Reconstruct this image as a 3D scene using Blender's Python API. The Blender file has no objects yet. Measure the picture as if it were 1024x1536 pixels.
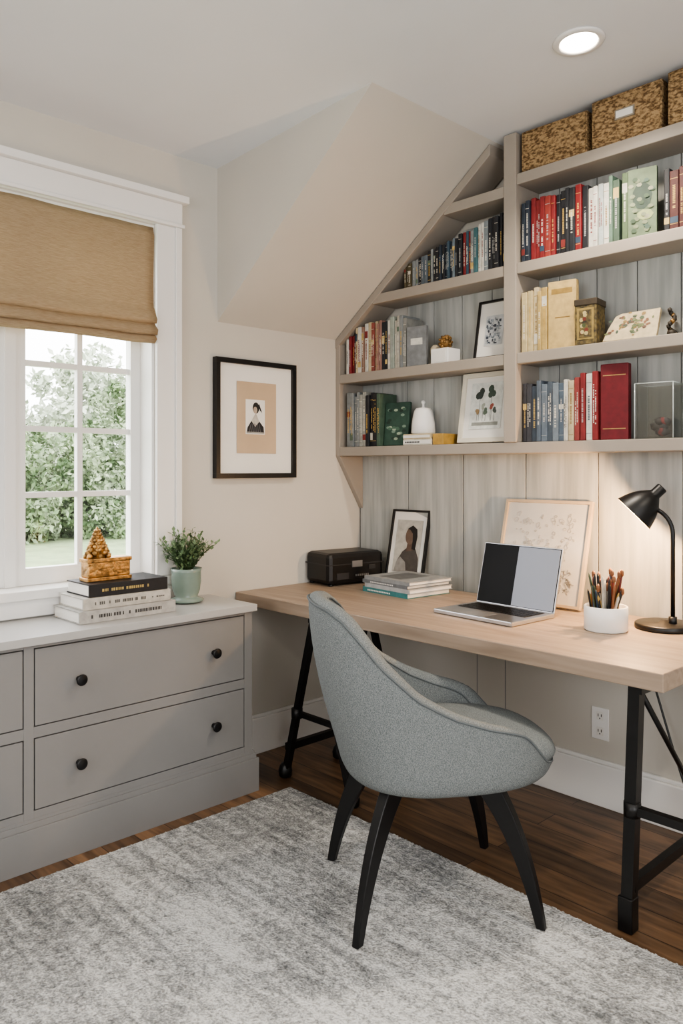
import bpy, bmesh, math, random
import numpy as np
from mathutils import Vector, Matrix, noise
random.seed(7)
scene=bpy.context.scene
try:
    scene.view_settings.look='AgX - Medium High Contrast'
except Exception: pass
# ---------------------------------------------------------------- helpers
def lin(h):
    h=h.lstrip('#'); out=[]
    for i in (0,2,4):
        c=int(h[i:i+2],16)/255
        out.append(c/12.92 if c<=.04045 else ((c+.055)/1.055)**2.4)
    return (*out,1)
MATS={}
def mat(name,col,rough=.6,var=.06,scale=8,bump=0,bscale=None,metal=0,stretch=(1,1,1),emit=0,trans=0,spec=.5,sheen=0,col2=None,detail=4,dist=.005,pos=(.3,.7)):
    if name in MATS: return MATS[name]
    m=bpy.data.materials.new(name); m.use_nodes=True
    nt=m.node_tree; b=nt.nodes['Principled BSDF']
    b.inputs['Roughness'].default_value=rough; b.inputs['Metallic'].default_value=metal
    b.inputs['Specular IOR Level'].default_value=spec
    b.inputs['Transmission Weight'].default_value=trans
    if sheen: b.inputs['Sheen Weight'].default_value=sheen
    tc=nt.nodes.new('ShaderNodeTexCoord'); mp=nt.nodes.new('ShaderNodeMapping'); mp.inputs['Scale'].default_value=stretch
    nt.links.new(tc.outputs['Object'],mp.inputs['Vector'])
    n=nt.nodes.new('ShaderNodeTexNoise'); n.inputs['Scale'].default_value=scale; n.inputs['Detail'].default_value=detail
    nt.links.new(mp.outputs['Vector'],n.inputs['Vector'])
    r=nt.nodes.new('ShaderNodeValToRGB'); c=lin(col)
    lo=tuple(max(0,x*(1-var*2)) for x in c[:3])+(1,); hi=tuple(min(1,x*(1+var*2)) for x in c[:3])+(1,)
    if col2: lo=lin(col2); hi=c
    r.color_ramp.elements[0].position=pos[0]; r.color_ramp.elements[1].position=pos[1]
    r.color_ramp.elements[0].color=lo; r.color_ramp.elements[1].color=hi
    nt.links.new(n.outputs['Fac'],r.inputs['Fac']); nt.links.new(r.outputs['Color'],b.inputs['Base Color'])
    if emit:
        b.inputs['Emission Color'].default_value=c; b.inputs['Emission Strength'].default_value=emit
    if bump:
        n2=nt.nodes.new('ShaderNodeTexNoise'); n2.inputs['Scale'].default_value=bscale or scale; n2.inputs['Detail'].default_value=5
        nt.links.new(mp.outputs['Vector'],n2.inputs['Vector'])
        bp=nt.nodes.new('ShaderNodeBump'); bp.inputs['Strength'].default_value=bump; bp.inputs['Distance'].default_value=dist
        nt.links.new(n2.outputs['Fac'],bp.inputs['Height']); nt.links.new(bp.outputs['Normal'],b.inputs['Normal'])
    MATS[name]=m; return m
class MB:
    def __init__(s): s.bm=bmesh.new(); s.mats=[]; s.M=Matrix.Identity(4)
    def mi(s,m):
        if m not in s.mats: s.mats.append(m)
        return s.mats.index(m)
    def add(s,vs,fs,m,smooth=False,M=None):
        T=s.M@M if M is not None else s.M
        bv=[s.bm.verts.new(T@Vector(v)) for v in vs]; k=s.mi(m)
        for f in fs:
            try:
                fc=s.bm.faces.new([bv[i] for i in f]); fc.material_index=k; fc.smooth=smooth
            except ValueError: pass
    def box(s,x0,x1,y0,y1,z0,z1,m,M=None,ch=0):
        if ch<=0:
            vs=[(x,y,z) for x in (x0,x1) for y in (y0,y1) for z in (z0,z1)]
            fs=[(0,1,3,2),(4,6,7,5),(0,4,5,1),(2,3,7,6),(0,2,6,4),(1,5,7,3)]
            s.add(vs,fs,m,False,M); return
        t=bmesh.new(); bmesh.ops.create_cube(t,size=1)
        for v in t.verts: v.co=Vector(((x0+x1)/2+v.co.x*(x1-x0),(y0+y1)/2+v.co.y*(y1-y0),(z0+z1)/2+v.co.z*(z1-z0)))
        bmesh.ops.bevel(t,geom=list(t.edges),offset=ch,segments=2,profile=.5,affect='EDGES')
        t.verts.index_update()
        s.add([v.co.copy() for v in t.verts],[[v.index for v in f.verts] for f in t.faces],m,False,M); t.free()
    def prism(s,poly,y0,y1,m,axis='y',M=None):
        n=len(poly)
        if axis=='y': vs=[(p[0],y0,p[1]) for p in poly]+[(p[0],y1,p[1]) for p in poly]
        elif axis=='x': vs=[(y0,p[0],p[1]) for p in poly]+[(y1,p[0],p[1]) for p in poly]
        else: vs=[(p[0],p[1],y0) for p in poly]+[(p[0],p[1],y1) for p in poly]
        fs=[tuple(range(n)),tuple(range(2*n-1,n-1,-1))]+[(i,(i+1)%n,n+(i+1)%n,n+i) for i in range(n)]
        s.add(vs,fs,m,False,M)
    def lathe(s,prof,c,m,n=32,M=None,smooth=True,cap0=True,cap1=True):
        vs=[];fs=[]
        for (r,z) in prof:
            for i in range(n):
                a=2*math.pi*i/n; vs.append((c[0]+r*math.cos(a),c[1]+r*math.sin(a),c[2]+z))
        for j in range(len(prof)-1):
            for i in range(n):
                fs.append((j*n+i,j*n+(i+1)%n,(j+1)*n+(i+1)%n,(j+1)*n+i))
        if cap0: fs.append(tuple(range(n-1,-1,-1)))
        if cap1: fs.append(tuple((len(prof)-1)*n+i for i in range(n)))
        s.add(vs,fs,m,smooth,M)
    def tube(s,pts,r,m,n=10,M=None,closed=False,smooth=True):
        pts=[Vector(p) for p in pts]; vs=[];fs=[]; K=len(pts)
        rr=r if isinstance(r,(list,tuple)) else [r]*K
        up=None
        for k,p in enumerate(pts):
            if closed: t=(pts[(k+1)%K]-pts[k-1]).normalized()
            else: t=(pts[min(k+1,K-1)]-pts[max(k-1,0)]).normalized()
            if up is None: up=Vector((0,0,1)) if abs(t.z)<.9 else Vector((1,0,0))
            a=t.cross(up).normalized(); b=a.cross(t).normalized(); up=b
            for i in range(n):
                q=2*math.pi*i/n; vs.append(p+rr[k]*(a*math.cos(q)+b*math.sin(q)))
        for k in range(K if closed else K-1):
            k2=(k+1)%K
            for i in range(n): fs.append((k*n+i,k*n+(i+1)%n,k2*n+(i+1)%n,k2*n+i))
        if not closed: fs.append(tuple(range(n-1,-1,-1))); fs.append(tuple((K-1)*n+i for i in range(n)))
        s.add(vs,fs,m,smooth,M)
    def bar(s,p,q,w,h,m,M=None):
        p=Vector(p);q=Vector(q);t=(q-p).normalized(); up=Vector((0,0,1)) if abs(t.z)<.9 else Vector((0,1,0))
        a=t.cross(up).normalized()*w/2; b=a.cross(t).normalized()*h/2
        vs=[o+i*a+j*b for o in (p,q) for i in (-1,1) for j in (-1,1)]
        s.add(vs,[(0,1,3,2),(4,6,7,5),(0,4,5,1),(2,3,7,6),(0,2,6,4),(1,5,7,3)],m,False,M)
    def ell(s,cx,cz,rx,rz,y,m,n=20,M=None):
        s.add([(cx+rx*math.cos(2*math.pi*i/n),y,cz+rz*math.sin(2*math.pi*i/n)) for i in range(n)],[tuple(range(n))],m,False,M)
    def poly(s,pts,y,m,M=None): s.add([(p[0],y,p[1]) for p in pts],[tuple(range(len(pts)))],m,False,M)
    def blob(s,c,r,m,sub=2,amp=0,fr=3,M=None,sq=(1,1,1)):
        t=bmesh.new(); bmesh.ops.create_icosphere(t,subdivisions=sub,radius=1)
        vs=[]
        for v in t.verts:
            d=1+amp*noise.noise(v.co*fr+Vector(c)*3)
            vs.append((c[0]+v.co.x*r*d*sq[0],c[1]+v.co.y*r*d*sq[1],c[2]+v.co.z*r*d*sq[2]))
        t.verts.index_update(); s.add(vs,[[v.index for v in f.verts] for f in t.faces],m,True,M); t.free()
    def obj(s,name,bevel=0,subs=0,parent=None,recalc=True):
        if recalc: bmesh.ops.recalc_face_normals(s.bm,faces=s.bm.faces)
        me=bpy.data.meshes.new(name); s.bm.to_mesh(me); s.bm.free()
        for m in s.mats: me.materials.append(m)
        o=bpy.data.objects.new(name,me); scene.collection.objects.link(o)
        if bevel:
            b=o.modifiers.new('b','BEVEL'); b.width=bevel; b.segments=2; b.limit_method='ANGLE'
        if subs:
            b=o.modifiers.new('s','SUBSURF'); b.levels=subs; b.render_levels=subs
        if parent: o.parent=parent
        return o
def T(x,y,z,rz=0,rx=0): return Matrix.Translation((x,y,z))@Matrix.Rotation(math.radians(rz),4,'Z')@Matrix.Rotation(math.radians(rx),4,'X')
def empty(name):
    e=bpy.data.objects.new(name,None); scene.collection.objects.link(e); return e
# ---------------------------------------------------------------- materials
wallp=mat('wall_paint','#c9c4ba',.85,.01,3)
ceilp=mat('ceiling_paint','#e3e5e7',.9,.01,3)
trimw=mat('trim_white','#eae8e4',.45,.01,3)
greige=mat('shelf_paint','#9e958a',.5,.02,5)
ship=mat('shiplap_paint','#b9bab5',.6,.07,7,bump=.25,bscale=8,stretch=(4.2,4.2,.30),col2='#9c9e9a',detail=12,pos=(.34,.64))
dress=mat('dresser_paint','#848382',.45,.015,4)
dresst=mat('dresser_top_lit','#b1b0ae',.3,.015,4)  # dresser paint lightened to imitate window light reflecting off the top
blackm=mat('black_metal','#0d0d0e',.4,.05,20)
blackg=mat('black_gap','#1a1816',.9,.0,5)
groove=mat('groove_shadow_paint','#5f5e59',.9,.0,5)
blackp=mat('black_paint','#101012',.38,.03,10)
white=mat('white_ceramic','#e9e7e3',.35,.01,5)
paper=mat('paper_white','#e6e3dc',.8,.01,5)
cream=mat('cream','#d6c8ac',.8,.04,6)
beige=mat('beige_mat','#bfa98e',.85,.03,6)
gold=mat('gold_leaf','#b08a58',.35,.3,40,bump=1,bscale=60,metal=.85)
alu=mat('aluminium','#b9babd',.3,.01,5,metal=.9)
darkgrey=mat('dark_grey','#2b2c2f',.5,.03,10)
green=mat('leaf_green','#4d6340',.6,.2,30)
green2=mat('leaf_green_pale','#728761',.6,.15,30)
pot=mat('celadon_ceramic','#7f9086',.25,.05,8)
grass=mat('seagrass','#ab8f68',.85,.0,75,bump=1,bscale=90,stretch=(1,1,1.8),col2='#5c4529',pos=(.38,.6))
fabric=mat('chair_fabric','#888d8d',.97,.0,420,bump=.45,bscale=420,col2='#616667',detail=3,pos=(.36,.64),spec=.12,dist=.003)
pipe=mat('chair_piping','#666b6d',.97,.06,300,spec=.1)
shadeb=mat('linen','#c3af92',.95,.0,70,bump=.5,bscale=90,stretch=(1,.5,9),col2='#9f8a6e',detail=6)
nt=shadeb.node_tree; b=nt.nodes['Principled BSDF']; tr=nt.nodes.new('ShaderNodeBsdfTranslucent'); tr.inputs[0].default_value=lin('#d6c3a4')
mx=nt.nodes.new('ShaderNodeMixShader'); mx.inputs[0].default_value=.25
nt.links.new(b.outputs[0],mx.inputs[1]); nt.links.new(tr.outputs[0],mx.inputs[2]); nt.links.new(mx.outputs[0],nt.nodes['Material Output'].inputs[0])
def glassmat(name,rough=0,tint=(1,1,1,1),alpha=.12):
    m=bpy.data.materials.new(name); m.use_nodes=True; nt=m.node_tree
    for n in list(nt.nodes):
        if n.type=='BSDF_PRINCIPLED': nt.nodes.remove(n)
    t=nt.nodes.new('ShaderNodeBsdfTransparent'); t.inputs[0].default_value=tint
    g=nt.nodes.new('ShaderNodeBsdfGlossy'); g.inputs['Roughness'].default_value=rough
    mx=nt.nodes.new('ShaderNodeMixShader'); mx.inputs[0].default_value=alpha
    nt.links.new(t.outputs[0],mx.inputs[1]); nt.links.new(g.outputs[0],mx.inputs[2]); nt.links.new(mx.outputs[0],nt.nodes['Material Output'].inputs[0])
    return m
winglass=glassmat('window_glass',0,(1,1,1,1),.04)
vaseglass=glassmat('vase_glass',.03,(.95,.96,.955,1),.15)
rimglass=mat('glass_edge','#c9d2cf',.1,0,5,spec=.8)
def woodmat(name,cols,plank=None,rough=.4,grain=(1.5,14,14),spec=.5):
    m=bpy.data.materials.new(name); m.use_nodes=True; nt=m.node_tree; b=nt.nodes['Principled BSDF']; b.inputs['Roughness'].default_value=rough
    b.inputs['Specular IOR Level'].default_value=spec
    tc=nt.nodes.new('ShaderNodeTexCoord'); mp=nt.nodes.new('ShaderNodeMapping'); mp.inputs['Scale'].default_value=grain
    nt.links.new(tc.outputs['Object'],mp.inputs[0])
    n=nt.nodes.new('ShaderNodeTexNoise'); n.inputs['Scale'].default_value=2.2; n.inputs['Detail'].default_value=8; n.inputs['Distortion'].default_value=.6
    nt.links.new(mp.outputs[0],n.inputs[0])
    r=nt.nodes.new('ShaderNodeValToRGB'); r.color_ramp.elements[0].position=.3; r.color_ramp.elements[1].position=.72
    r.color_ramp.elements[0].color=lin(cols[0]); r.color_ramp.elements[1].color=lin(cols[1]); nt.links.new(n.outputs['Fac'],r.inputs[0])
    out=r.outputs[0]
    if plank:
        br=nt.nodes.new('ShaderNodeTexBrick'); br.inputs['Scale'].default_value=1; br.inputs['Brick Width'].default_value=plank[0]; br.inputs['Row Height'].default_value=plank[1]
        br.inputs['Mortar Size'].default_value=.0018; br.inputs['Color1'].default_value=(.6,.6,.6,1); br.inputs['Color2'].default_value=(1.3,1.28,1.22,1); br.inputs['Mortar'].default_value=(.12,.1,.09,1)
        br.offset=.37; nt.links.new(tc.outputs['Object'],br.inputs[0])
        mm=nt.nodes.new('ShaderNodeMix'); mm.data_type='RGBA'; mm.blend_type='MULTIPLY'; mm.inputs[0].default_value=1
        nt.links.new(out,mm.inputs[6]); nt.links.new(br.outputs[0],mm.inputs[7]); out=mm.outputs[2]
    nt.links.new(out,b.inputs['Base Color'])
    bp=nt.nodes.new('ShaderNodeBump'); bp.inputs['Strength'].default_value=.12; bp.inputs['Distance'].default_value=.003
    nt.links.new(n.outputs['Fac'],bp.inputs['Height']); nt.links.new(bp.outputs[0],b.inputs['Normal'])
    return m
floorm=woodmat('floor_wood',('#4c3828','#88694e'),(1.3,.125),.36)
deskm=woodmat('desk_oak',('#887767','#a69381'),None,.45,(1.2,16,16))
def rugmat():
    m=bpy.data.materials.new('rug_pile'); m.use_nodes=True; nt=m.node_tree; b=nt.nodes['Principled BSDF']; b.inputs['Roughness'].default_value=1; b.inputs['Specular IOR Level'].default_value=.1
    tc=nt.nodes.new('ShaderNodeTexCoord')
    def N(scale,stretch,detail,dist=0,rough=.5):
        mp=nt.nodes.new('ShaderNodeMapping'); mp.inputs['Scale'].default_value=stretch; nt.links.new(tc.outputs['Object'],mp.inputs[0])
        n=nt.nodes.new('ShaderNodeTexNoise'); n.inputs['Scale'].default_value=scale; n.inputs['Detail'].default_value=detail; n.inputs['Distortion'].default_value=dist; n.inputs['Roughness'].default_value=rough
        nt.links.new(mp.outputs[0],n.inputs[0]); return n.outputs['Fac']
    def mathn(op,a,bv):
        n=nt.nodes.new('ShaderNodeMath'); n.operation=op
        for i,v in enumerate((a,bv)):
            if isinstance(v,(int,float)): n.inputs[i].default_value=v
            else: nt.links.new(v,n.inputs[i])
        return n.outputs[0]
    big=N(1.5,(1,1,1),3,.6); streak=N(11,(.22,3,1),5,.3); cloud=N(13,(1,1,1),8,2.5,.7); fine=N(150,(1,1,1),2); tuft=N(60,(1,1,1),3)
    s=mathn('MULTIPLY',mathn('SUBTRACT',big,.5),.9)
    s=mathn('ADD',s,mathn('MULTIPLY',mathn('SUBTRACT',streak,.5),.7)); s=mathn('ADD',s,mathn('MULTIPLY',mathn('SUBTRACT',cloud,.5),1.0)); s=mathn('ADD',s,mathn('MULTIPLY',mathn('SUBTRACT',fine,.5),.8)); s=mathn('ADD',s,mathn('MULTIPLY',mathn('SUBTRACT',tuft,.5),.5)); s=mathn('ADD',s,.56)
    r=nt.nodes.new('ShaderNodeValToRGB'); cr=r.color_ramp; cr.elements[0].position=.2; cr.elements[0].color=lin('#6a6c6d'); cr.elements[1].position=.78; cr.elements[1].color=lin('#d7d7d5')
    e=cr.elements.new(.5); e.color=lin('#a0a1a0'); nt.links.new(s,r.inputs[0]); nt.links.new(r.outputs[0],b.inputs['Base Color'])
    bp=nt.nodes.new('ShaderNodeBump'); bp.inputs['Strength'].default_value=1; bp.inputs['Distance'].default_value=.007
    nt.links.new(mathn('ADD',fine,tuft),bp.inputs['Height']); nt.links.new(bp.outputs[0],b.inputs['Normal']); return m
rugm=rugmat()
COL={}
def cm(hexv,rough=.6):
    if hexv not in COL: COL[hexv]=mat('cover_'+hexv.strip('#'),hexv,rough,.08,40)
    return COL[hexv]
# ---------------------------------------------------------------- room
X1,Y0=4.5,-5.2
def ceil(x): return 2.65+.045*x
o=MB(); o.box(-.15,X1+.15,Y0-.15,.15,-.1,0,floorm); o.obj('floor')
o=MB(); o.prism([(-.15,ceil(-.15)),(X1+.15,ceil(X1+.15)),(X1+.15,3.05),(-.15,3.05)],Y0-.15,.15,ceilp); o.obj('ceiling')
o=MB(); o.prism([(-.01,1.97),(0,1.97),(.958,2.6932),(.958,2.75),(-.01,2.75)],-.90,.01,wallp); o.obj('ceiling_slope')
WY0,WY1,WZ0,WZ1=-2.335,-1.215,.85,2.33
o=MB(); o.box(-.15,0,Y0,WY0,0,2.8,wallp); o.box(-.15,0,WY1,.15,0,2.8,wallp); o.box(-.15,0,WY0,WY1,0,WZ0,wallp); o.box(-.15,0,WY0,WY1,WZ1,2.8,wallp); o.obj('wall_left')
o=MB(); o.box(0,X1+.15,0,.15,0,3.0,wallp)
o.obj('wall_back')
o=MB(); x=0.011; w=.335
while x<3.3:
    o.box(x,x+w-.005,-.012,.0,.70,1.395,ship); x+=w
x=.004; w=.1675
while x<3.3:
    o.box(x,x+w-.004,-.012,.0,1.395,2.7 if x>1.0 else 1.94+.70*x,ship); x+=w
o.box(0,3.4,-.006,.0,.7,1.95,groove)
o.obj('wall_back_panelling',bevel=.0015)
o=MB(); o.box(0,3.4,-.045,0,0,.70,wallp)
for xx in (.78,.93): o.box(xx,xx+.004,-.0455,-.04,.15,.7,dress)
o.obj('wall_back_wainscot')
RY0,RY1,RZ0,RZ1=-3.9,-1.7,.9,2.35  # unseen opening in the right wall, added to let in fill light
o=MB(); o.box(X1,X1+.15,Y0,RY0,0,3,wallp); o.box(X1,X1+.15,RY1,.15,0,3,wallp); o.box(X1,X1+.15,RY0,RY1,0,RZ0,wallp); o.box(X1,X1+.15,RY0,RY1,RZ1,3,wallp); o.obj('wall_right')
o=MB(); o.box(-.15,1.6,Y0-.15,Y0,0,3,wallp); o.box(3.2,X1+.15,Y0-.15,Y0,0,3,wallp); o.box(1.6,3.2,Y0-.15,Y0,0,1.1,wallp); o.box(1.6,3.2,Y0-.15,Y0,2.35,3,wallp); o.obj('wall_front')  # opening behind the camera is made up, lets sky light fill the room
def base(name,pts):
    o=MB()
    for (x0,x1,y0,y1,ax) in pts:
        o.box(x0,x1,y0,y1,0,.165,trimw)
        if ax=='x': o.box(x0,x1,y0+.008,y1,.165,.18,trimw)
        else: o.box(x0,x1-.008,y0,y1,.165,.18,trimw)
    o.obj(name,bevel=.004)
base('baseboard_back',[(0.0,X1,-.068,-.045,'x')])
base('baseboard_left',[(0,.02,-.95,-.07,'y')])
# ---------------------------------------------------------------- window
def window():
    o=MB(); xf0,xf1=-.135,-.095
    yc=(WY0+WY1)/2; A=WY0+.012; B=WY1-.012
    for (a,b) in ((A,yc-.02),(yc+.02,B)):
        ga,gb=a+.042,b-.045
        o.box(xf0,xf1,a,ga,.871,WZ1-.012,trimw); o.box(xf0,xf1,gb,b,.871,WZ1-.012,trimw)
        o.box(xf0+.001,xf1-.001,ga,gb,.871,.935,trimw); o.box(xf0+.001,xf1-.001,ga,gb,WZ1-.07,WZ1-.012,trimw)
        m=(ga+gb)/2; o.box(xf0+.008,xf1-.006,m-.011,m+.011,.935,WZ1-.07,trimw)
        for z in (1.216,1.472,1.724,1.978):
            o.box(xf0+.010,xf1-.008,ga,m-.011,z-.011,z+.011,trimw); o.box(xf0+.010,xf1-.008,m+.011,gb,z-.011,z+.011,trimw)
        o.box(-.118,-.114,ga+.001,gb-.001,.936,2.259,winglass)
    o.box(-.145,-.08,yc-.02,yc+.02,.871,WZ1-.012,trimw)
    o.box(-.15,-.001,WY1-.012,WY1,.871,WZ1,trimw); o.box(-.15,-.001,WY0,WY0+.012,.871,WZ1,trimw); o.box(-.149,-.001,WY0+.012,WY1-.012,WZ1-.012,WZ1,trimw)
    return o.obj('window_1')
window()
o=MB()
for (a,b) in ((WY1,WY1+.115),(WY0-.115,WY0)):
    o.box(0,.022,a,b,.871,2.335,trimw)
    e=b-.03 if a>-2 else a
    o.box(.022,.032,e,e+.03,.871,2.335,trimw)
o.box(0,.026,WY0-.12,WY1+.12,2.335,2.44,trimw); o.box(.026,.038,WY0-.125,WY1+.125,2.335,2.35,trimw)
o.box(0,.05,WY0-.14,WY1+.14,2.44,2.47,trimw)
o.box(-.15,.035,WY0-.13,WY1+.10,.835,.87,trimw); o.box(0,.02,WY0-.11,WY1+.115,.770,.835,trimw)
o.obj('trim_1',bevel=.003)
def shade():
    o=MB(); y0,y1=WY0+.016,WY1-.014
    prof=[(.012,2.315),(.02,2.28),(.016,2.1),(.018,1.985),(.03,1.965),(.045,1.93),(.04,1.915),(.02,1.92),(.03,1.905),(.052,1.885),(.048,1.868),(.022,1.88),(.03,1.865),(.045,1.85),(.03,1.838),(.004,1.845),(-.005,1.9)]
    n=24; vs=[];fs=[]
    for i in range(n+1):
        y=y0+(y1-y0)*i/n
        for k,(x,z) in enumerate(prof):
            d=.004*noise.noise(Vector((y*7,z*9,0)))
            sag=-.006*math.sin(math.pi*i/n) if k>3 else 0
            vs.append((x+d,y,z+sag+d))
    K=len(prof)
    for i in range(n):
        for k in range(K-1): fs.append((i*K+k,(i+1)*K+k,(i+1)*K+k+1,i*K+k+1))
    o.add(vs,fs,shadeb,True)
    ob=o.obj('roman_shade',recalc=False); sm=ob.modifiers.new('s','SOLIDIFY'); sm.thickness=.003; return ob
shade()
# ---------------------------------------------------------------- bookshelf
SF=-.18
o=MB(); g=greige
o.box(0,.03,SF,-.0125,1.38,1.945,g)
o.prism([(SF,1.38),(-.0125,1.38),(-.0125,1.11)],0.0,.03,g,axis='x')
o.box(.03,3.3,SF,-.0125,1.38,1.425,g)
o.box(.03,1.02,SF,-.0125,1.745,1.79,g); o.box(1.08,3.3,SF,-.0125,1.745,1.79,g)
o.box(.26,1.02,SF,-.0125,2.112,2.157,g); o.box(1.08,3.3,SF,-.0125,2.112,2.157,g)
o.box(.70,1.02,SF,-.0125,2.44,2.485,g); o.box(1.08,3.3,SF,-.0125,2.476,2.521,g)
o.box(1.02,1.08,SF-.006,-.0125,1.4255,2.69,g)
o.prism([(0.0,1.966),(.95,2.682),(.95,2.635),(.03,1.943),(0,1.925)],SF-.004,-.0125,g)
o.box(2.5,2.56,SF-.006,-.0125,1.4255,2.74,g)
o.obj('built_in_bookshelf',bevel=.003)
def book(o,x,w,h,z,col,yf=-.16,dep=.125,tilt=0,lab=None):
    M=Matrix.Translation((x,0,z))@Matrix.Rotation(math.radians(tilt),4,'Y')
    c=cm(col); o.box(0,w,yf,yf+dep,0,h,c,M,ch=min(.0035,w*.2))
    light_=sum(lin(col)[:3])>1.2
    L=lab or (random.choice(['#3a3532','#7a2c28','#3c4a58','#8a6d3a']) if light_ else random.choice(['#cfcabc','#c2a25c','#a9a9a6','#d8d3c6']))
    lm=cm(L); y1=yf-.0005; st=random.random()
    if st<.35:
        for zz in (.86,.10): o.box(w*.08,w*.92,y1,yf,h*zz,h*zz+.0018,lm,M)
    if random.random()<.3:
        z0=random.choice([.55,.7,.12]); o.box(w*.06,w*.94,y1,yf,h*z0,h*(z0+random.uniform(.08,.18)),cm(random.choice(['#7d3330','#35485a','#bfa66c','#c9c4b6','#24262b','#5c6c5c'])),M)
    cols=random.choice([1,1,2])
    for cidx in range(cols):
        z0=h*random.uniform(.2,.35); z1=h*random.uniform(.6,.8); zz=z0
        xa=w*(.36 if cols==1 else (.22 if cidx==0 else .58)); ww=w*(.28 if cols==1 else .18)
        while zz<z1:
            q=random.uniform(.003,.0075)
            if random.random()<.85: o.box(xa,xa+ww,y1-.0002,yf,zz,zz+q*.65,lm,M)
            zz+=q
def row(x0,x1,z,pal,hf,wr=(.014,.026),gap=.001,yf=-.16):
    o=MB(); x=x0
    while x<x1-.010:
        w=min(random.uniform(*wr),x1-x); h=hf(x)*random.uniform(.90,1.0)
        c=pal[min(len(pal)-1,int((x-x0)/(x1-x0)*len(pal)))]
        if isinstance(c,(tuple,list)): c=random.choice(c)
        book(o,x,w,h,z+.0005,c,yf=yf+random.uniform(-.004,.010)); x+=w+gap
    return o
rd='#7e282a'; dk='#202227'; nv='#2a333f'; wh='#c9c6bc'; cr='#bfb08f'; gr='#7f8383'; gn='#46594a'; bl='#41566a'
o=row(1.09,1.52,2.157,[(nv,rd),(dk,rd,'#3d5558'),rd,(rd,'#8f3a33'),dk,(dk,'#3a3638'),(rd,'#7c2023'),(rd,dk),(wh,gr),(wh,'#a8b0ad'),('#5c7464',wh),(gn,'#94a496')],lambda x:.265-.03*(x-1.09))
book(o,1.522,.022,.25,2.157,'#57694c',dep=.12)
M=T(1.548,-.165,2.1575,12)
o.box(0,.10,0,.02,0,.25,cm('#65755a'),M); o.ell(.05,.15,.035,.05,-.001,cm('#34473a'),M=M,n=9); o.ell(.06,.08,.03,.02,-.0015,cm('#98a070'),M=M,n=7)
for k in range(24): o.ell(.01+.08*random.random(),.02+.2*random.random(),.010,.008,-.002-k*.0001,cm(random.choice(['#43583f','#7e8669','#4f6657','#98997e'])),M=M,n=6)
o.obj('shelf_books')
o=row(1.675,2.45,2.157,[(dk,'#4b2320'),('#4b2320','#7c2c23'),(wh,dk),(nv,rd,wh)],lambda x:.225,(.02,.045)); o.obj('shelf_books')
o=row(.44,1.01,2.157,[('#94784a','#59503a'),(dk,gr),(dk,'#5c666d'),(gr,dk,'#6f777c'),(dk,nv),(nv,'#3d5260'),('#6f7c84',dk),(rd,'#3a5260'),('#3f6468',gr),(wh,'#7d8588'),(dk,'#3c4f64'),(dk,'#a88f54','#20242c')],lambda x:min(.24,.115+.24*(x-.44)),(.012,.022)); o.obj('shelf_books')
o=row(.06,.46,1.79,[(rd,wh),(cr,dk),('#8f7464',wh),(wh,cr),(cr,'#8a4a40'),('#977468',wh),(wh,dk),('#51684f','#949c92'),(gr,'#a9a498'),('#858580',)],lambda x:min(.25,.15+.75*(x-.02)),(.013,.025))
M=T(.47,-.165,1.7905,14); o.box(0,.10,0,.02,0,.185,cm('#767879'),M); o.box(.02,.08,-.001,0,.1,.13,cm(wh),M)
o.obj('shelf_books')
o=row(.06,.29,1.425,[(gr,wh),(wh,gr),(cr,'#95958d'),(dk,wh),(dk,'#1c1d20'),(gn,dk)],lambda x:.275,(.016,.028)); o.obj('shelf_books')
o=row(1.09,1.30,1.425,[(dk,'#3b3b40'),(nv,'#38414c'),('#56606b',gr),('#626d78','#48525c'),('#727c84',dk),('#525f6c',gr),(cr,wh)],lambda x:.25,(.017,.028))
for i,(w,c,h) in enumerate([(.026,cr,.235),(.024,'#8a3c39',.245),(.024,rd,.26),(.028,wh,.255),(.026,rd,.262)]): book(o,1.302+i*.025,w-.003,h,1.4255,c,tilt=0)
o.box(0,.105,0,.035,0,.285,cm('#65161e'),T(1.435,-.158,1.4255,8),ch=.004)
for zz in (.04,.24): o.box(.01,.095,-.001,0,zz,zz+.003,cm('#a88a54'),T(1.435,-.158,1.4255,8))
o.obj('shelf_books')
o=row(1.09,1.21,1.79,[('#b8a880',cr),(cr,'#c4b690'),(wh,'#b39a62'),('#b39a62',cr)],lambda x:.26,(.018,.028))
M=T(1.215,-.165,1.7905,8); o.box(0,.115,0,.03,0,.265,cm('#bda36c'),M,ch=.003); o.box(.015,.10,-.001,0,.215,.235,cm('#94783f'),M); o.box(.03,.09,-.001,0,.12,.123,cm('#7a5c2a'),M)
o.obj('shelf_books')
o=MB(); M=T(1.338,-.172,1.7905,8); dbx=mat('tapestry','#7d6c40',.7,0,60,col2='#221f1c',bump=.5)
o.box(0,.085,-.004,.09,0,.16,dbx,M,ch=.004); o.box(.01,.075,-.0055,-.004,.02,.14,cm('#8f7b46'),M); o.box(.018,.067,-.007,-.005,.028,.132,dbx,M); o.box(-.002,.088,-.007,.093,.15,.175,cm('#3c3326'),M,ch=.003)
for k in range(10): o.ell(.022+.038*random.random(),.035+.09*random.random(),.008,.008,-.0072-k*.0001,cm(random.choice(['#b0a070','#6b2f22','#45502f'])),M=M,n=7)
o.obj('decorative_box')
o=MB(); M=T(1.44,-.15,1.797,4,-28)
pl=[(0,0),(.2,0),(.2,.02),(.195,.125),(.05,.12),(.03,.11),(.01,.05)]
o.prism(pl,0,.014,cm('#bfae8c'),M=M)
for k in range(60):
    o.ell(.05+random.gauss(.05,.035),.065+random.gauss(0,.025),random.uniform(.004,.012),random.uniform(.003,.009),-.0005-k*.00004,cm(random.choice(['#4f5f42','#8a7140','#39493a','#7e563a','#61683f','#707850','#5b4030'])),M=M,n=6)
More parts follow.
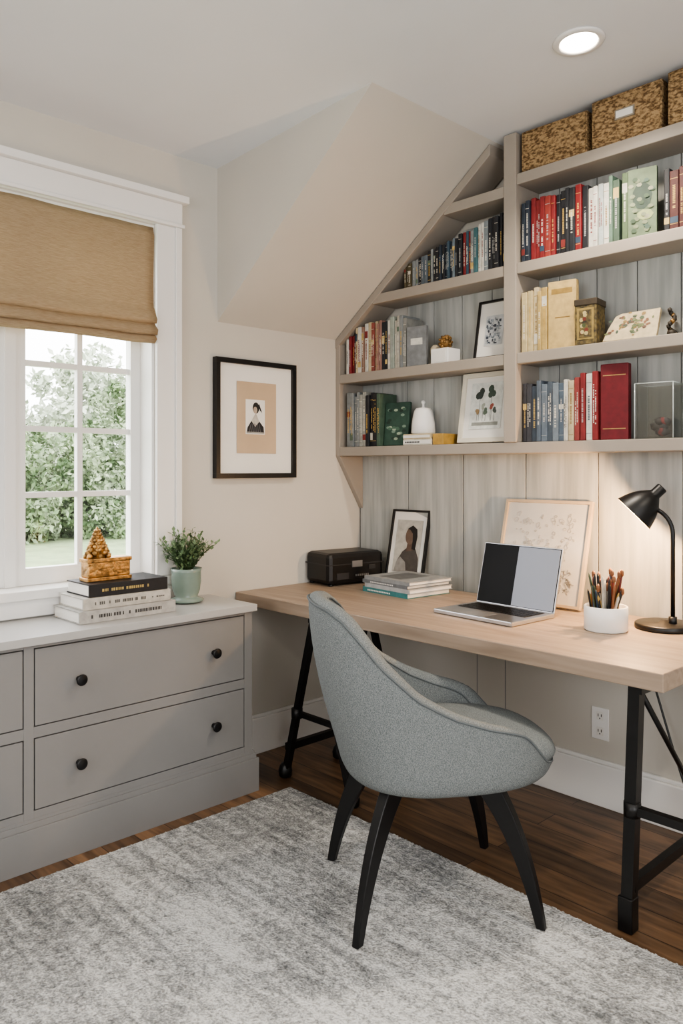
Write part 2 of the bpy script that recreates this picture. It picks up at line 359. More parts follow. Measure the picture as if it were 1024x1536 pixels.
o.obj('painted_plaque')
o=MB()
for k in range(12):
    a=k*.9; o.blob((1.66+.014*math.cos(a)*(1-k/20),-.050+.012*math.sin(a),1.804+k*.0085),.010,gold if k%3==0 else cm('#3a342b'),1,.4)
o.blob((1.66,-.050,1.812),.018,cm('#3a342b'),2,.3); o.obj('brass_ornament')
def glassbox(name,cx,cy,z,w,h):
    o=MB(); t=.006; M=T(cx,cy,z,6)
    o.box(-w/2,w/2,-w/2,-w/2+t,0,h,vaseglass,M); o.box(-w/2,w/2,w/2-t,w/2,0,h,vaseglass,M); o.box(-w/2,-w/2+t,-w/2+t,w/2-t,0,h,vaseglass,M); o.box(w/2-t,w/2,-w/2+t,w/2-t,0,h,vaseglass,M); o.box(-w/2,w/2,-w/2,w/2,0,.008,vaseglass,M)
    e=.0018
    for (a,b) in ((-w/2,-w/2),(w/2,-w/2),(w/2,w/2),(-w/2,w/2)): o.tube([(a,b,.002),(a,b,h)],e,rimglass,M=M,n=6)
    o.tube([(-w/2,-w/2,h),(w/2,-w/2,h),(w/2,w/2,h),(-w/2,w/2,h)],e,rimglass,M=M,n=6,closed=True)
    for k in range(9): o.blob((cx-.02+.02*random.random()+.014*(k%3),cy+.02*random.random(),z+.028+.017*(k//3)),.020,cm(['#1c1c1e','#7a2022','#2c2c30'][k%3]),1,.3)
    return o.obj(name)
glassbox('glass_cube_vase',1.635,-.094,1.4255,.135,.20)
o=MB(); o.lathe([(.05,0),(.052,.01),(.075,.08),(.078,.14),(.06,.2),(.04,.235),(.045,.25),(.043,.25),(.037,.235),(.056,.2),(.074,.14),(.07,.08),(.046,.012),(.0,.012)],(1.80,-.095,1.4255),vaseglass); o.obj('round_glass_vase')
o=MB(); o.lathe([(.02,0),(.035,.01),(.04,.035),(.03,.06),(.018,.07),(.02,.075),(.017,.075),(.012,.065)],(1.765,-.1,1.7905),cm('#4a4744',.3)); o.obj('small_dark_bowl')
def sbox(x0,x1,h,rz,name='woven_storage_box'):
    o=MB(); w=x1-x0; M=T(x0,-.170,2.5215,rz)
    o.box(0,w,0,.14,0,h,grass,M,ch=.005)
    for z in (.004,h-.008): o.tube([(0.002,-.001,z),(w-.002,-.001,z)],.004,grass,M=M,n=6)
    for x in (.003,w-.003): o.tube([(x,-.001,.004),(x,-.001,h-.006)],.004,grass,M=M,n=6)
    if x0>1.3:
        o.box(w*.34,w*.62,-.004,.0,h*.46,h*.66,cm('#8a8375'),M); o.box(w*.36,w*.60,-.006,-.004,h*.49,h*.63,paper,M)
    return o.obj(name)
sbox(1.10,1.385,.165,1); sbox(1.41,1.675,.182,1); sbox(1.70,2.0,.19,0)
o=MB()
for (z,h,c,w) in ((1.4255,.028,'#c9c4b6',.17),(1.4535,.024,cr,.165)):
    o.box(.445,.445+w,-.165,-.05,z,z+h,cm(c),ch=.003); o.box(.447,.445+w-.002,-.1655,-.165,z+.006,z+h-.006,paper)
for k in range(9): o.box(.46+k*.010,.466+k*.010,-.1665,-.1655,1.436,1.443,cm(dk))
o.box(.62,.68,-.16,-.05,1.4255,1.475,cm('#b18c46'),ch=.003)
o.obj('stacked_books')
o=MB(); o.lathe([(.05,0),(.056,.006),(.054,.05),(.046,.095),(.042,.110),(.034,.120),(.006,.124),(.005,.138),(.010,.146),(.008,.156),(.0,.158)],(.52,-.107,1.4780),white,n=36); o.obj('lidded_ceramic_jar')
o=MB(); M=T(.295,-.14,1.4275,8,-6); o.box(0,.14,0,.02,0,.21,cm('#2f4a3e'),M,ch=.004)
for k in range(26): o.ell(.02+.1*random.random(),.03+.15*random.random(),.012,.007,-.001-k*.0001,cm(['#4d6a58','#22352d','#74897a','#9aa892'][k%4]),M=M,n=7)
o.obj('green_picture_book')
o=MB(); o.box(.60,.70,-.15,-.06,1.7905,1.86,white,ch=.004); o.box(.615,.685,-.1515,-.15,1.80,1.85,paper)
o.obj('small_white_box')
o=MB(); gd=mat('brown_brass','#8a6a3e',.45,.2,30,metal=.5)
o.blob((.65,-.105,1.892),.026,gd,2,.1)
for k in range(40):
    a=random.uniform(0,6.28); b=random.uniform(-1,1); c=math.sqrt(1-b*b); o.blob((.65+.028*c*math.cos(a),-.105+.028*c*math.sin(a),1.892+.028*b),.008,gd,1)
o.lathe([(.015,0),(.015,.008)],(.65,-.105,1.8605),gd); o.obj('brass_ball')
o=MB(); o.lathe([(.02,0),(.022,.01),(.012,.02),(.016,.04),(.026,.06),(.024,.085),(.01,.1),(0,.102)],(.565,-.075,1.7905),cream); o.obj('small_figurine')
# ---------------------------------------------------------------- framed pictures
def frame(name,w,h,fw,dep,M,fm,bg,art=None,mat_=None,mw=0):
    o=MB(); o.M=M
    for (a,b,c,d) in ((0,w,0,fw),(0,w,h-fw,h),(0,fw,fw,h-fw),(w-fw,w,fw,h-fw)): o.box(a,b,-dep,0,c,d,fm)
    o.box(fw*.6,w-fw*.6,-dep*.45,-.001,fw*.6,h-fw*.6,mat_ or bg)
    if art: art(o,w,h,-dep*.45-.002)
    return o.obj(name,bevel=.0012)
def art_wall(o,w,h,y):
    o.box(.119,.346,y-.001,y,.113,.44,beige)
    o.box(.168,.278,y-.002,y-.001,.201,.36,paper); y-=.0025
    o.poly([(.172,.205),(.274,.205),(.27,.235),(.245,.262),(.225,.29),(.2,.262),(.178,.232)],y,cm('#1e1f22')); 
    o.poly([(.2,.262),(.225,.3),(.245,.26),(.222,.235)],y-.0004,cm('#b9b4ac'))
    for k in range(6): o.poly([(.185+k*.013,.21),(.19+k*.013,.21),(.2+k*.009,.25),(.197+k*.009,.25)],y-.0005,cm('#55555a'))
    o.ell(.226,.322,.019,.026,y,cm('#23211f')); o.ell(.222,.312,.011,.016,y-.0004,cm('#a99a8a'))
    o.poly([(.21,.335),(.245,.34),(.262,.30),(.25,.31),(.238,.33)],y-.0006,cm('#1e1f22'))
    o.poly([(.172,.205),(.274,.205),(.274,.212),(.172,.212)],y-.0008,cm('#8b8b88'))
frame('framed_wall_art',.461,.538,.022,.03,T(0.001,-.926,1.274,90),blackp,paper,art_wall)
def art_portrait(o,w,h,y):
    o.box(.035,w-.035,y-.0005,y,.05,h-.05,cm('#b5b2aa'))
    y-=.001
    o.poly([(.045,.052),(w-.037,.052),(w-.04,.12),(w-.062,.165),(w-.095,.185),(.085,.15),(.055,.1)],y,cm('#4a4542'))
    o.poly([(.045,.052),(.12,.052),(.11,.1),(.075,.125),(.055,.1)],y-.0003,cm('#8d8a86'))
    o.poly([(w*.56-.02,.15),(w*.56+.022,.16),(w*.56+.02,.20),(w*.56-.016,.19)],y-.0004,cm('#5c4a40'))
    o.ell(w*.55,.228,.030,.042,y-.0005,cm('#6b584c'),n=24)
    o.poly([(w*.55-.022,.262),(w*.55+.008,.280),(w*.55+.036,.262),(w*.55+.042,.225),(w*.55+.036,.16),(w*.55+.014,.165),(w*.55+.016,.205),(w*.55+.012,.24),(w*.55-.006,.258)],y-.0007,cm('#1b1716'))
frame('framed_portrait',.225,.355,.010,.018,T(.262,-.085,.765,4,-12),blackp,paper,art_portrait)
def art_sketch(o,w,h,y):
    random.seed(3)
    lc=cm('#a39e95'); y-=.0005
    for k in range(80):
        cx=random.uniform(.06,w-.06); cz=random.uniform(.2,h-.06); a=random.uniform(0,6.28); L=random.uniform(.004,.026)
        pts=[(cx+L*s*math.cos(a+s*1.5),y,cz+L*s*math.sin(a+s*1.5)) for s in (-1,-.5,0,.5,1)]
        o.tube(pts,.0009,lc,n=4)
    for k in range(30):
        cx=w-.09+random.uniform(-.035,.035); cz=.08+random.uniform(-.03,.07); a=random.uniform(0,6.28); L=.015
        o.tube([(cx+L*s*math.cos(a+s),y,cz+L*s*math.sin(a+s)) for s in (-1,0,1)],.0011,cm('#75726c'),n=4)
frame('framed_sketch',.405,.43,.012,.018,T(.937,-.13,.7655,0,-14),mat('pale_wood','#bda98d',.5,.05,10),mat('sketch_paper','#c3c1bb',.8,.03,5),art_sketch)
def art_bw(o,w,h,y):
    o.box(.045,w-.045,y-.0005,y,.06,h-.07,cm('#c9cbcc'))
    random.seed(4)
    for k in range(110):
        o.box(0,random.uniform(.003,.012),y-.001-k*.00001,y-.0005,0,random.uniform(.003,.014),cm(random.choice(['#3d4450','#6f7880','#9aa2aa','#b9bdbf'])),T(random.uniform(.05,w-.062),0,random.uniform(.065,h-.09)))
frame('framed_print',.185,.265,.010,.016,T(.80,-.085,1.793,0,-10),blackp,paper,art_bw)
def art_bot(o,w,h,y):
    o.box(.05,w-.05,y-.0005,y,.06,h-.045,cm('#d3d5cf'))
    y-=.001
    for (cx,cz,r,c) in ((.10,.22,.024,'#323a36'),(.16,.225,.022,'#3d4a40'),(.12,.16,.012,'#a3a79a'),(.165,.16,.012,'#934f42'),(.09,.14,.012,'#99805e'),(.135,.14,.014,'#5c6a5c'),(.18,.14,.012,'#474f4a')):
        for j in range(5): o.ell(cx+random.uniform(-.5,.5)*r,cz+random.uniform(-.7,.7)*r,r*.6,r*.7,y-j*.0001,cm(c),n=7)
        o.box(cx-.0008,cx+.0008,y-.0002,y+.0002,.095,cz,cm('#39443b'))
    o.box(.065,w-.065,y,y+.0005,.075,.09,cm('#8b8d86'))
frame('framed_botanical_print',.268,.312,.020,.018,T(.725,-.10,1.430,0,-9),mat('whitewashed_frame','#dad3c2',.6,.03,8),paper,art_bot)
# ---------------------------------------------------------------- desk
desk=empty('trestle_desk')
o=MB(); o.box(.006,1.965,-.805,-.047,.708,.76,deskm); o.obj('desk_top',bevel=.003,parent=desk)
def trestle(nm,xt,xl,xr,zc,yb,right=False):
    o=MB(); m=blackm; yf=-.765
    o.box(xt-.02,xt+.02,yf-.02,yb+.02,.685,.708,m)
    for y in (yf,yb):
        w=(.034 if right else .026) if y==yf else .024
        o.bar((xt-.005,y,.70),(xl,y,.0),w,w,m)
        if right: o.box(xl-.022,xl+.022,y-.022,y+.022,0,.10 if y==yf else .05,m,ch=.004)
        else: o.lathe([(.02,0),(.028,.008),(.03,.03),(.024,.05),(.016,.06)],(xl,y,0),m,n=16)
        f=(.70-zc)/.70
        xa=xt-.005+(xl-xt+.005)*f
        if not right:
            o.bar((xt+.005,y,.70),(xr,y,.0),.024,.024,m); o.bar((xa,y,zc),(xt+.005+(xr-xt-.005)*f,y,zc),.02,.02,m)
            o.lathe([(.02,0),(.028,.008),(.03,.03),(.024,.05),(.016,.06)],(xr,y,0),m,n=16)
        else:
            o.bar((xa,y,zc),(xr,y,zc),.024,.024,m); o.bar((xr,y,zc+.012),(xr,y,0),.028,.028,m)
        o.lathe([(.024,-.02),(.024,.02)],(xa,y,zc),m,n=16)
    o.bar((xl+.01,yf,.13),(xl+.01,yb,.13),.024,.03,m)
    if right: o.tube([(xt,yf,.70),(xl+.005,yb,.14)],.008,m)
    o.obj(nm,parent=desk)
trestle('trestle_a',1.875,1.845,2.22,.35,-.20,True)
trestle('trestle_b',.50,.31,.72,.29,-.45,False)
o=MB(); pts=[(1.60,-.075,.70),(1.62,-.09,.5),(1.70,-.12,.3),(1.78,-.15,.12),(1.84,-.14,.03),(1.95,-.12,.012)]
o.tube(pts,.004,blackm,n=6); o.obj('power_cable',parent=desk)
# ---------------------------------------------------------------- dresser
def dresser():
    o=MB(); y0,y1,x1=-2.80,-.962,.34
    fx=x1-.012
    o.box(.004,fx-.013,y0,y1,.16,.735,dress)
    st=[(-1.0,y1),(-1.889,-1.856),(-2.80,-2.762)]
    for a,b in st: o.box(fx-.012,x1-.004,a,b,.166,.737,dress)
    for (a,b) in ((-1.856,-1.0),(-2.762,-1.889)):
        for (z0,z1) in ((.726,.737),(.43,.466),(.166,.19)): o.box(fx-.012,x1-.0045,a,b,z0,z1,dress)
        for (z0,z1) in ((.466,.726),(.19,.43)):
            o.box(fx-.0125,fx-.011,a,b,z0,z1,blackg)
            o.box(fx-.010,x1-.004,a+.004,b-.004,z0+.004,z1-.004,dress)
            for t in (.18,.825):
                yy=a+(b-a)*t; zz=(z0+z1)/2+.002
                Mk=Matrix.Translation((x1-.004,yy,zz))@Matrix.Rotation(math.radians(90),4,'Y')
                o.lathe([(.010,0),(.009,.006),(.007,.012),(.013,.018),(.019,.024),(.020,.028),(.017,.032),(.0,.034)],(0,0,0),blackp,n=20,M=Mk)
    o.box(.004,x1+.006,y0-.01,y1+.028,0,.135,dress); o.box(.004,x1-.001,y0-.005,y1+.020,.135,.155,dress); o.box(.004,x1-.004,y0,y1+.012,.155,.166,dress)
    o.box(.004,x1+.012,y0-.01,y1+.014,.738,.765,dresst)
    return o.obj('chest_of_drawers',bevel=.002)
dresser()
def letters(o,x,y0,y1,z0,z1,c,M=None):
    y=y0
    while y<y1:
        q=random.uniform(.005,.012)
        if random.random()<.85: o.box(x,x+.0008,y,y+q*.65,z0,z1,c,M)
        y+=q
def flatbook(o,x0,x1,y0,y1,z,h,cover,M=None):
    c=cm(cover); o.box(x0,x1,y0,y1,z,z+.004,c,M); o.box(x0,x1,y0,y1,z+h-.004,z+h,c,M); o.box(x0+.004,x1-.006,y0+.004,y1-.004,z+.004,z+h-.004,paper,M)
    o.box(x1-.006,x1-.0002,y0,y1,z+.004,z+h-.004,c,M)
random.seed(5)
o=MB()
flatbook(o,.045,.262,-1.665,-1.275,.766,.044,'#a5a39e'); letters(o,.262,-1.62,-1.33,.782,.794,cm('#3c3b3a'))
flatbook(o,.05,.25,-1.645,-1.29,.811,.042,'#b3afa6'); letters(o,.25,-1.6,-1.4,.826,.837,cm('#55534f')); letters(o,.25,-1.37,-1.31,.828,.833,cm('#55534f'))
flatbook(o,.06,.245,-1.62,-1.30,.854,.046,'#1b1c1f'); letters(o,.245,-1.57,-1.38,.871,.881,cm('#a8935c'))
o.obj('book_stack')
o=MB(); o.box(.12,.19,-1.60,-1.42,.9005,.915,gold,ch=.003); o.box(.125,.185,-1.595,-1.425,.915,.975,gold,ch=.004); o.box(.12,.19,-1.60,-1.42,.97,.985,gold,ch=.003)
z=.985
for k in range(9):
    r=.042*(1-k/10)
    for j in range(6):
        a=j*1.05+k*.5; o.blob((.155+r*.6*math.cos(a),-1.545+r*math.sin(a),z+.008+k*.0115),.013*(1-k/16),gold,1,.4)
o.lathe([(.03,0),(.024,.04),(.01,.09),(.003,.115)],(.155,-1.545,z),gold,n=12)
o.obj('gold_ornament')
o=MB(); pc=(.110,-1.13,.766)
o.lathe([(.045,0),(.068,.004),(.072,.012),(.05,.02),(.046,.024),(.056,.05),(.061,.085),(.060,.125),(.064,.14),(.060,.14),(.054,.125),(.0,.12)],pc,pot)
o.blob((pc[0],pc[1],pc[2]+.125),.05,cm('#3a2f26'),2,.1,sq=(1,1,.25))
for k in range(110):
    a=random.uniform(0,6.28); L=random.uniform(.06,.18); sp_=random.uniform(.1,.8)
    base_=Vector((pc[0]+.02*math.cos(a),pc[1]+.02*math.sin(a),pc[2]+.13)); tip=base_+Vector((math.cos(a)*sp_*L*.55,math.sin(a)*sp_*L,L*(1.05-.5*sp_)))
    mid=(base_+tip)/2+Vector((0,0,.015)); o.tube([base_,mid,tip],.0012,green,n=4)
    for j in range(11):
        t=.15+.85*j/10; p=base_.lerp(tip,t)+Vector((0,0,.015*4*t*(1-t))); r=random.uniform(.008,.014)
        d=Vector((random.gauss(0,1),random.gauss(0,1),random.gauss(.4,.6))).normalized(); s_=d.cross(Vector((0,0,1)))
        if s_.length<.1 or (p+d*r*2).x<.036: continue
        s_.normalize()
        o.add([p,p+d*r+s_*r*.6,p+d*r*2,p+d*r-s_*r*.6],[(0,1,2,3)],random.choice([green,green2,green2]))
o.obj('potted_plant',recalc=False)
# ---------------------------------------------------------------- desk items
o=MB(); M=T(.125,-.235,.7605,-8)
o.box(-.10,.10,-.165,.165,.006,.155,blackp,M,ch=.022); o.box(-.101,.101,-.166,.166,.098,.102,darkgrey,M)
o.box(.1005,.104,-.03,.03,.085,.115,alu,M); o.box(.1005,.103,.07,.11,.07,.09,darkgrey,M); o.box(.1005,.103,-.12,-.05,.03,.06,darkgrey,M)
for k in range(7): o.box(.1005,.1025,-.01+k*.012,-.003+k*.012,.04,.05,alu,M)
for (a,b) in ((-.08,-.14),(-.08,.14),(.08,-.14),(.08,.14)): o.lathe([(.012,0),(.012,.008)],(a,b,0),blackm,n=12,M=M)
o.obj('black_carry_case')
o=MB(); M=T(.55,-.25,.7605,-5)
def mag(z,h,c,dx):
    c_=cm(c); o.box(-.15+dx,.145+dx,-.135,.125,z,z+.003,c_,M); o.box(-.15+dx,.145+dx,-.135,.125,z+h-.003,z+h,c_,M); o.box(-.144+dx,.142+dx,-.132,.121,z+.003,z+h-.003,paper,M); o.box(-.15+dx,-.145+dx,-.135,.125,z+.003,z+h-.003,c_,M); o.box(-.15+dx,.145+dx,-.1352,-.134,z,z+h,c_,M)
mag(0,.022,'#3f7a7c',-.004); mag(.022,.018,'#a8aaab',.01); mag(.040,.016,'#6e7275',-.005); mag(.056,.016,'#8b8e8f',.008)
for k in range(14): o.box(-.12+k*.011,-.113+k*.011,-.1358,-.1352,.007,.013,paper,M); o.box(-.10+k*.011,-.094+k*.011,-.1358,-.1352,.045,.050,paper,M)
o.box(-.08,.06,-.1,.08,.0721,.0726,cm('#5d6062'),M)
o.obj('magazine_stack')
o=MB(); M=T(1.145,-.435,.7605,-3)
al=alu
o.box(-.185,.185,-.13,.13,.001,.017,al,M,ch=.003)
o.box(-.16,.16,-.02,.105,.0168,.0176,darkgrey,M)
for r in range(5):
    for c in range(14):
        o.box(-.157+c*.0225,-.157+c*.0225+.0195,.082-r*.024,.102-r*.024,.0176,.0192,blackm,M)
o.box(-.05,.05,-.12,-.035,.0168,.0174,mat('trackpad','#a4a5a8',.3,0,5,metal=.7),M)
Ms=M@Matrix.Translation((0,.128,.016))@Matrix.Rotation(math.radians(-14),4,'X')
o.box(-.185,.185,-.003,.005,0,.245,al,Ms,ch=.002)
scr=mat('laptop_screen','#050506',.35,0,5,spec=.15); scr2=mat('laptop_screen_page','#868a93',.4,.02,2,emit=.4,spec=.15)
o.box(-.181,.181,-.0042,-.003,.004,.241,scr,Ms); o.box(-.012,.178,-.0048,-.0042,.006,.238,scr2,Ms)
o.obj('laptop')
pen=empty('pencil_holder'); pc=(1.571,-.373,.7605)
o=MB(); o.lathe([(.068,0),(.073,.004),(.073,.082),(.070,.085),(.066,.082),(.066,.008),(0,.008)],pc,white,n=40); o.obj('cup',parent=pen)
o=MB(); pcs=['#8f4032','#1c1c1e','#3d4f3f','#a98c4a','#5b2c2c','#30455b','#b8b4a8','#7c5236','#1c1c1e','#6d3532','#2b2b2b','#45503a']
for k in range(64):
    a=random.uniform(0,6.28); r=random.uniform(.0,.055); L=random.uniform(.11,.19); b=a+random.uniform(-.5,.5); q=random.uniform(.005,.045)
    p=Vector((pc[0]+r*math.cos(a)*.8,pc[1]+r*math.sin(a)*.8,pc[2]+.009)); e=p+Vector((q*math.cos(b),q*math.sin(b),L))
    rim=p.lerp(e,.085/L)
    if math.hypot(rim.x-pc[0],rim.y-pc[1])>.06: continue
    c=cm(random.choice(pcs)); rr=random.choice([.0035,.004,.005])
    o.tube([p,p.lerp(e,.93),e],[rr,rr,rr*.3],c,n=7)
    if k%5==0: o.blob(e,.009,cm('#7c5236'),1,.2,sq=(.8,.8,1.8))
o.obj('pencils',parent=pen)
lamp=empty('desk_lamp')
o=MB(); bx,by=1.70,-.20
o.lathe([(.098,0),(.10,.004),(.10,.016),(.094,.02),(.02,.022),(.012,.03)],(bx,by,.7605),blackm,n=48)
px=1.728
pts=[(px,by,.78),(px,by,1.09)]
for k in range(1,8):
    a=k/8*math.pi*.42; pts.append((px-.09*(1-math.cos(a)),by,1.09+.09*math.sin(a)))
pts.append((1.66,by,1.205))
o.tube(pts,.0075,blackm,n=10)
o.lathe([(.014,0),(.014,.03)],(px,by,.775),blackm,n=16)
top=Vector((1.662,by,1.225)); ax=Vector((-.60,-.34,-.68)).normalized()
Mh=Matrix.Translation(top)@ax.to_track_quat('Z','Y').to_matrix().to_4x4()
shin=mat('lamp_inner','#efe2c8',.5,0,5)
o.lathe([(.0,-.040),(.017,-.039),(.020,-.036),(.020,-.004),(.028,.004),(.044,.022),(.057,.044),(.067,.068),(.076,.096)],(0,0,0),blackm,n=40,M=Mh,cap1=False)
o.lathe([(.076,.096),(.0745,.096),(.065,.068),(.055,.046),(.042,.025),(.02,.010),(0,.008)],(0,0,0),shin,n=40,M=Mh,cap0=False)
o.tube([(1.662,by,1.195),(1.662,by,1.23)],.010,blackm)
ob=o.obj('lamp_body',parent=lamp,recalc=False)
bulbm=mat('bulb_glow','#ffd9a0',.5,0,5,emit=60)
o=MB(); o.blob(Mh@Vector((0,0,.066)),.030,bulbm,3); o.obj('bulb',parent=lamp)
def light(name,typ,loc,energy,col,parent=None,**k):
    l=bpy.data.lights.new(name,typ); l.energy=energy; l.color=col
    for a,b in k.items(): setattr(l,a,b)
    ob=bpy.data.objects.new(name,l); scene.collection.objects.link(ob); ob.location=loc
    if parent: ob.parent=parent
    return ob
light('lamp_light','POINT',Mh@Vector((0,0,.112)),22,(1,.60,.30),lamp,shadow_soft_size=.012)
o=MB(); o.box(1.34,1.412,-.05,-.0452,.255,.38,trimw,ch=.002)
for z in (.288,.348):
    o.box(1.362,1.390,-.0515,-.05,z-.016,z+.016,paper,ch=.001)
    o.box(1.368,1.371,-.052,-.0515,z-.003,z+.008,blackg); o.box(1.381,1.384,-.052,-.0515,z-.003,z+.008,blackg); o.box(1.374,1.378,-.052,-.0515,z-.012,z-.007,blackg)
o.obj('wall_outlet')
# ---------------------------------------------------------------- rug
o=MB(); x0,x1,y0,y1=.43,3.5,-4.0,-.838
o.box(x0,x1,y0,y1,.001,.012,rugm)
for k in range(1200):
    t=random.random()
    if k%2: xx=x0+random.uniform(-.004,.003); yy=y0+(y1-y0)*t
    else: xx=x0+(x1-x0)*t; yy=y1+random.uniform(-.003,.004)
    o.blob((xx,yy,.007),random.uniform(.004,.006),rugm,1,.3)
o.obj('area_rug')
# ---------------------------------------------------------------- chair
chair=empty('upholstered_armchair')
CM=Matrix(((.567,.824,0,1.335),(.824,-.567,0,-1.04),(0,0,1,.012),(0,0,0,1)))
def interp(tab,x):
    if x<=tab[0][0]: return tab[0][1]
    for (a,b),(c,d) in zip(tab,tab[1:]):
        if x<=c:
            t=(x-a)/(c-a); return b+(d-b)*t
    return tab[-1][1]
HT=[(-.275,.928),(-.25,.92),(-.22,.892),(-.19,.845),(-.15,.775),(-.08,.69),(0,.635),(.10,.602),(.18,.582),(.22,.565),(.26,.52),(.30,.472),(.35,.45)]
def sp(a,p): return math.copysign(abs(a)**p,a)
def shell():
    o=MB(); o.M=CM; N=96; cols=[]; TH=.062
    for i in range(N):
        ph=2*math.pi*i/N; c=math.cos(ph); s=math.sin(ph); A=.275 if c>0 else .368
        u0=-sp(c,.80)*A; s0=sp(s,.80)*.285; H=interp(HT,u0)
        L=math.hypot(u0,s0); w=max(0,c)
        def pt(f,z,inn=0):
            ff=f*(1-inn/L); t=max(0,min(1,(z-.45)/.48)); ln=-.095*(1-(1-t)**1.9)*w**.6; fl=1+.05*max(0,z-.45)
            taper=1-.25*max(0,(z-.7))/.23*abs(math.sin(ph))*w
            return (u0*ff+ln,s0*ff*fl*taper,z)
        fr=.5+.5*max(0,-c)
        ring=[pt(.02,.388),pt(.5,.388),pt(.80+.06*fr,.389),pt(.93+.02*fr,.400),pt(.985,.420)]
        zb=min(.455,H-.022)
        ring.append(pt(1,zb))
        for t in (.3,.6,.85): ring.append(pt(1.0,zb+max(.001,(H-.020-zb))*t))
        ring+= [pt(1,H-.016),pt(1,H-.006,.010),pt(1,H,.030),pt(1,H-.007,TH-.010),pt(1,H-.024,TH)]
        zi=min(.445,H-.032)
        for t in (.35,.7): ring.append(pt(1,(H-.024)+(zi-H+.024)*t,TH+.004))
        ring+=[pt(.97,zi,TH+.004),pt(.6,.43,0),pt(.02,.43)]
        cols.append(ring)
    K=len(cols[0]); vs=[v for r in cols for v in r]; fs=[]
    for i in range(N):
        j=(i+1)%N
        for k in range(K-1): fs.append((i*K+k,i*K+k+1,j*K+k+1,j*K+k))
    fs.append([i*K for i in range(N)]); fs.append([i*K+K-1 for i in range(N)][::-1])
    o.add(vs,fs,fabric,True); o.obj('seat_shell',subs=1,parent=chair)
    o=MB(); o.M=CM
    o.tube([Vector(r[9]) for r in cols],.0035,pipe,n=8,closed=True)
    o.tube([Vector(r[13]) for r in cols],.003,pipe,n=8,closed=True)
    o.obj('piping',parent=chair)
shell()
o=MB(); o.M=CM; N=64; prof=[(.02,.425),(.7,.425),(.96,.435),(1.0,.455),(1.005,.480),(.985,.502),(.93,.518),(.75,.530),(.4,.537),(.02,.539)]
vs=[];fs=[]
for i in range(N):
    ph=2*math.pi*i/N; c=math.cos(ph); s=math.sin(ph); A=.205 if c>0 else .378
    for (f,z) in prof: 
        u=-sp(c,.75)*A*f
        vs.append((u,sp(s,.75)*.218*f*(1.0+.20*max(0,u/.33)**2),z-(.014*max(0,u/.33)**3 if z>.47 else 0)))
K=len(prof)
for i in range(N):
    j=(i+1)%N
    for k in range(K-1): fs.append((i*K+k,i*K+k+1,j*K+k+1,j*K+k))
fs.append([i*K for i in range(N)]); fs.append([i*K+K-1 for i in range(N)][::-1])
o.add(vs,fs,fabric,True)
o.obj('seat_cushion',subs=1,parent=chair)
o=MB(); o.M=CM
for (su,ss) in ((-1,1),(-1,-1),(1,1),(1,-1)):
    top=Vector((su*.135,ss*.13,.395)); mid=Vector((su*.225,ss*.205,.25)); ft=Vector((su*.265,ss*.24,.001))
    K=12; rad=Vector((su*.26,ss*.22,0)).normalized(); tan=Vector((-rad.y,rad.x,0))
    vs=[];fs=[]
    for k in range(K+1):
        t=k/K; p=top*(1-t)**2+mid*2*t*(1-t)+ft*t*t; d=((mid-top)*(1-t)+(ft-mid)*t).normalized()
        wv=tan.cross(d).normalized(); w=.036*(1-t)+.013*t; th=.018*(1-t)+.011*t
        if k==K: wv=rad if wv.dot(rad)>0 else -rad
        for (i,j) in ((-1,-1),(1,-1),(1,1),(-1,1)): vs.append(p+wv*w*i+tan*th*j)
    for k in range(K):
        for i in range(4): fs.append((k*4+i,k*4+(i+1)%4,(k+1)*4+(i+1)%4,(k+1)*4+i))
    fs.append((3,2,1,0)); fs.append(tuple(K*4+i for i in range(4)))
    o.add(vs,fs,blackp)
o.box(-.17,.17,-.15,.15,.375,.392,blackp)
o.obj('legs',bevel=.003,parent=chair)
# ---------------------------------------------------------------- recessed lights
disc=mat('downlight_lens','#fff0dc',.5,0,5,emit=25)
for (x,y) in ((1.577,-.566),(3.3,-.75),(1.7,-3.2),(3.3,-3.2)):  # first fixture is in view; the others are unseen, added as fill
    e=empty('recessed_light'); z=ceil(x)-.001
    Mx=Matrix.Translation((x,y,z))@Matrix.Rotation(-math.atan(.045),4,'Y')
    o=MB(); o.lathe([(.060,.0),(.060,-.004),(.064,-.008),(.080,-.006),(.084,0)],(0,0,0),trimw,n=40,M=Mx); o.obj('ring',parent=e)
    o=MB(); o.lathe([(.058,-.001),(.058,-.004)],(0,0,0),disc,n=40,M=Mx); o.obj('lens',parent=e)
    light('beam','SPOT',(x,y,z-.012),105 if y>-1 else 60,(1,.88,.74),e,spot_size=math.radians(135),spot_blend=.7,shadow_soft_size=.06)
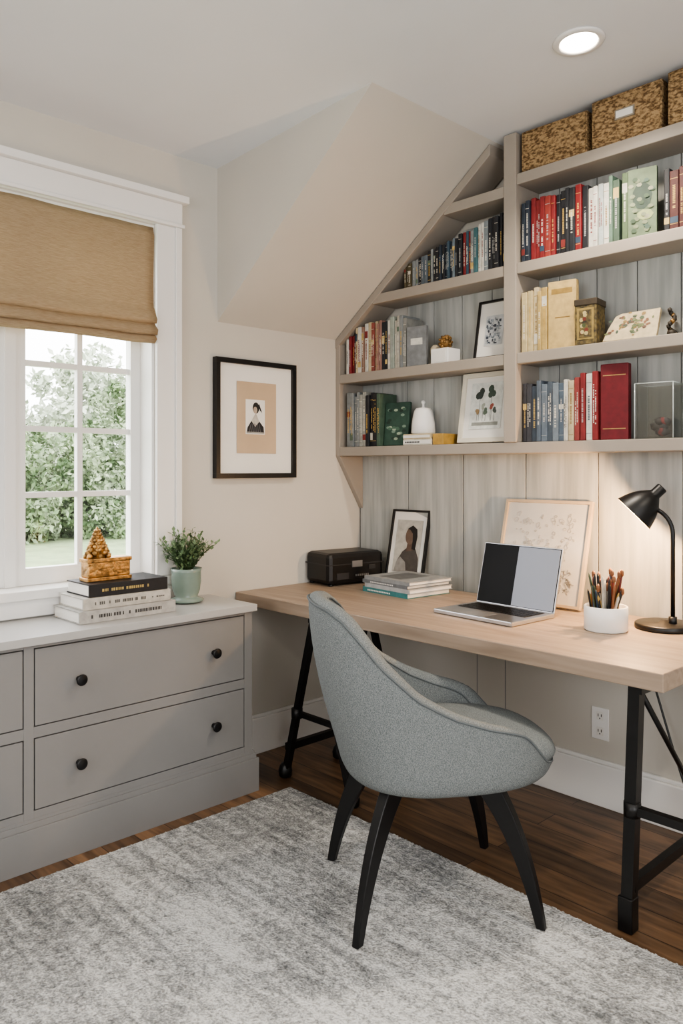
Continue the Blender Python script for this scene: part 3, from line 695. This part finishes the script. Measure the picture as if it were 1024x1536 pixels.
# ---------------------------------------------------------------- outside
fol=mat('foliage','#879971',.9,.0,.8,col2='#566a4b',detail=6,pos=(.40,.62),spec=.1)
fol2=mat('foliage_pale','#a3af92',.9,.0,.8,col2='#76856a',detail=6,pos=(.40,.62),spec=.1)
fol3=mat('foliage_far_haze','#c6cdbb',.95,.0,.8,col2='#adb7a2',detail=6,pos=(.4,.62),spec=.1)  # distance haze mixed into the far leaf colour
rng=np.random.default_rng(5)
def leafmass(name,mats,nc,per,xr,yr,hfun,rr,lr):
    V=[];mi=[]
    for k in range(nc):
        y=rng.uniform(*yr); x=rng.uniform(*xr); h=hfun(y); z=-3.3+(h+3.3)*rng.random(); r=rng.uniform(*rr)
        d=rng.normal(size=(per,3)); d/=np.linalg.norm(d,axis=1)[:,None]
        p=np.array([x,y,z])+d*r*rng.uniform(.45,1.1,(per,1))
        a=rng.normal(size=(per,3)); a/=np.linalg.norm(a,axis=1)[:,None]
        b=np.cross(a,rng.normal(size=(per,3))); b/=np.linalg.norm(b,axis=1)[:,None]
        s=rng.uniform(lr[0],lr[1],(per,1))
        q=np.stack([p-a*s,p+b*s*.5,p+a*s,p-b*s*.5],axis=1)
        V.append(q.reshape(-1,3)); mi+= [int(rng.integers(len(mats)))]*per
    V=np.concatenate(V); n=len(V)//4
    F=np.arange(n*4).reshape(n,4)
    me=bpy.data.meshes.new(name); me.from_pydata(V.tolist(),[],F.tolist())
    for m in mats: me.materials.append(m)
    me.polygons.foreach_set('material_index',mi); me.update()
    ob=bpy.data.objects.new(name,me); scene.collection.objects.link(ob); return ob
trees=empty('garden_trees')
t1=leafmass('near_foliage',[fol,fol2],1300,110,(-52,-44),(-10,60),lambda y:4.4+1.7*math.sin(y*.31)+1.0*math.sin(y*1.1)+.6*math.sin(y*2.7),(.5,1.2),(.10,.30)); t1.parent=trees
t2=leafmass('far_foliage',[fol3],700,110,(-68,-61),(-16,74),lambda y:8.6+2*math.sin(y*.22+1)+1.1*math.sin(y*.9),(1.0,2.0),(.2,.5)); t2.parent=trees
o=MB(); o.box(-90,-.2,-60,90,-3.4,-3.3,mat('lawn','#7d8d68',.95,.1,1)); o.obj('lawn_ground')
w=bpy.data.worlds.new('World'); scene.world=w; w.use_nodes=True; nt=w.node_tree; bg=nt.nodes['Background']
bg.inputs[0].default_value=(.98,.98,1.0,1); bg.inputs[1].default_value=8.0
def portal(name,loc,rot,sx,sy):
    l=bpy.data.lights.new(name,'AREA'); l.shape='RECTANGLE'; l.size=sx; l.size_y=sy; l.cycles.is_portal=True
    ob=bpy.data.objects.new(name,l); scene.collection.objects.link(ob); ob.location=loc; ob.rotation_euler=rot
portal('window_portal',(-.16,(WY0+WY1)/2,1.60),(0,math.radians(-90),0),1.5,1.15)
portal('side_portal',(X1+.16,(RY0+RY1)/2,(RZ0+RZ1)/2),(0,math.radians(90),0),RZ1-RZ0,RY1-RY0)
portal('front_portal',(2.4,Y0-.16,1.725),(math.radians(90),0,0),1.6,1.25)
cd=bpy.data.cameras.new('camera'); cd.sensor_width=36; cd.sensor_fit='AUTO'; cd.lens=1174/1536*36; cd.shift_y=-66/1536; cd.clip_start=.05
co=bpy.data.objects.new('camera',cd); scene.collection.objects.link(co); co.location=(2.9,-2.9,1.32); co.rotation_euler=(math.radians(90),0,math.radians(46.4)); scene.camera=co
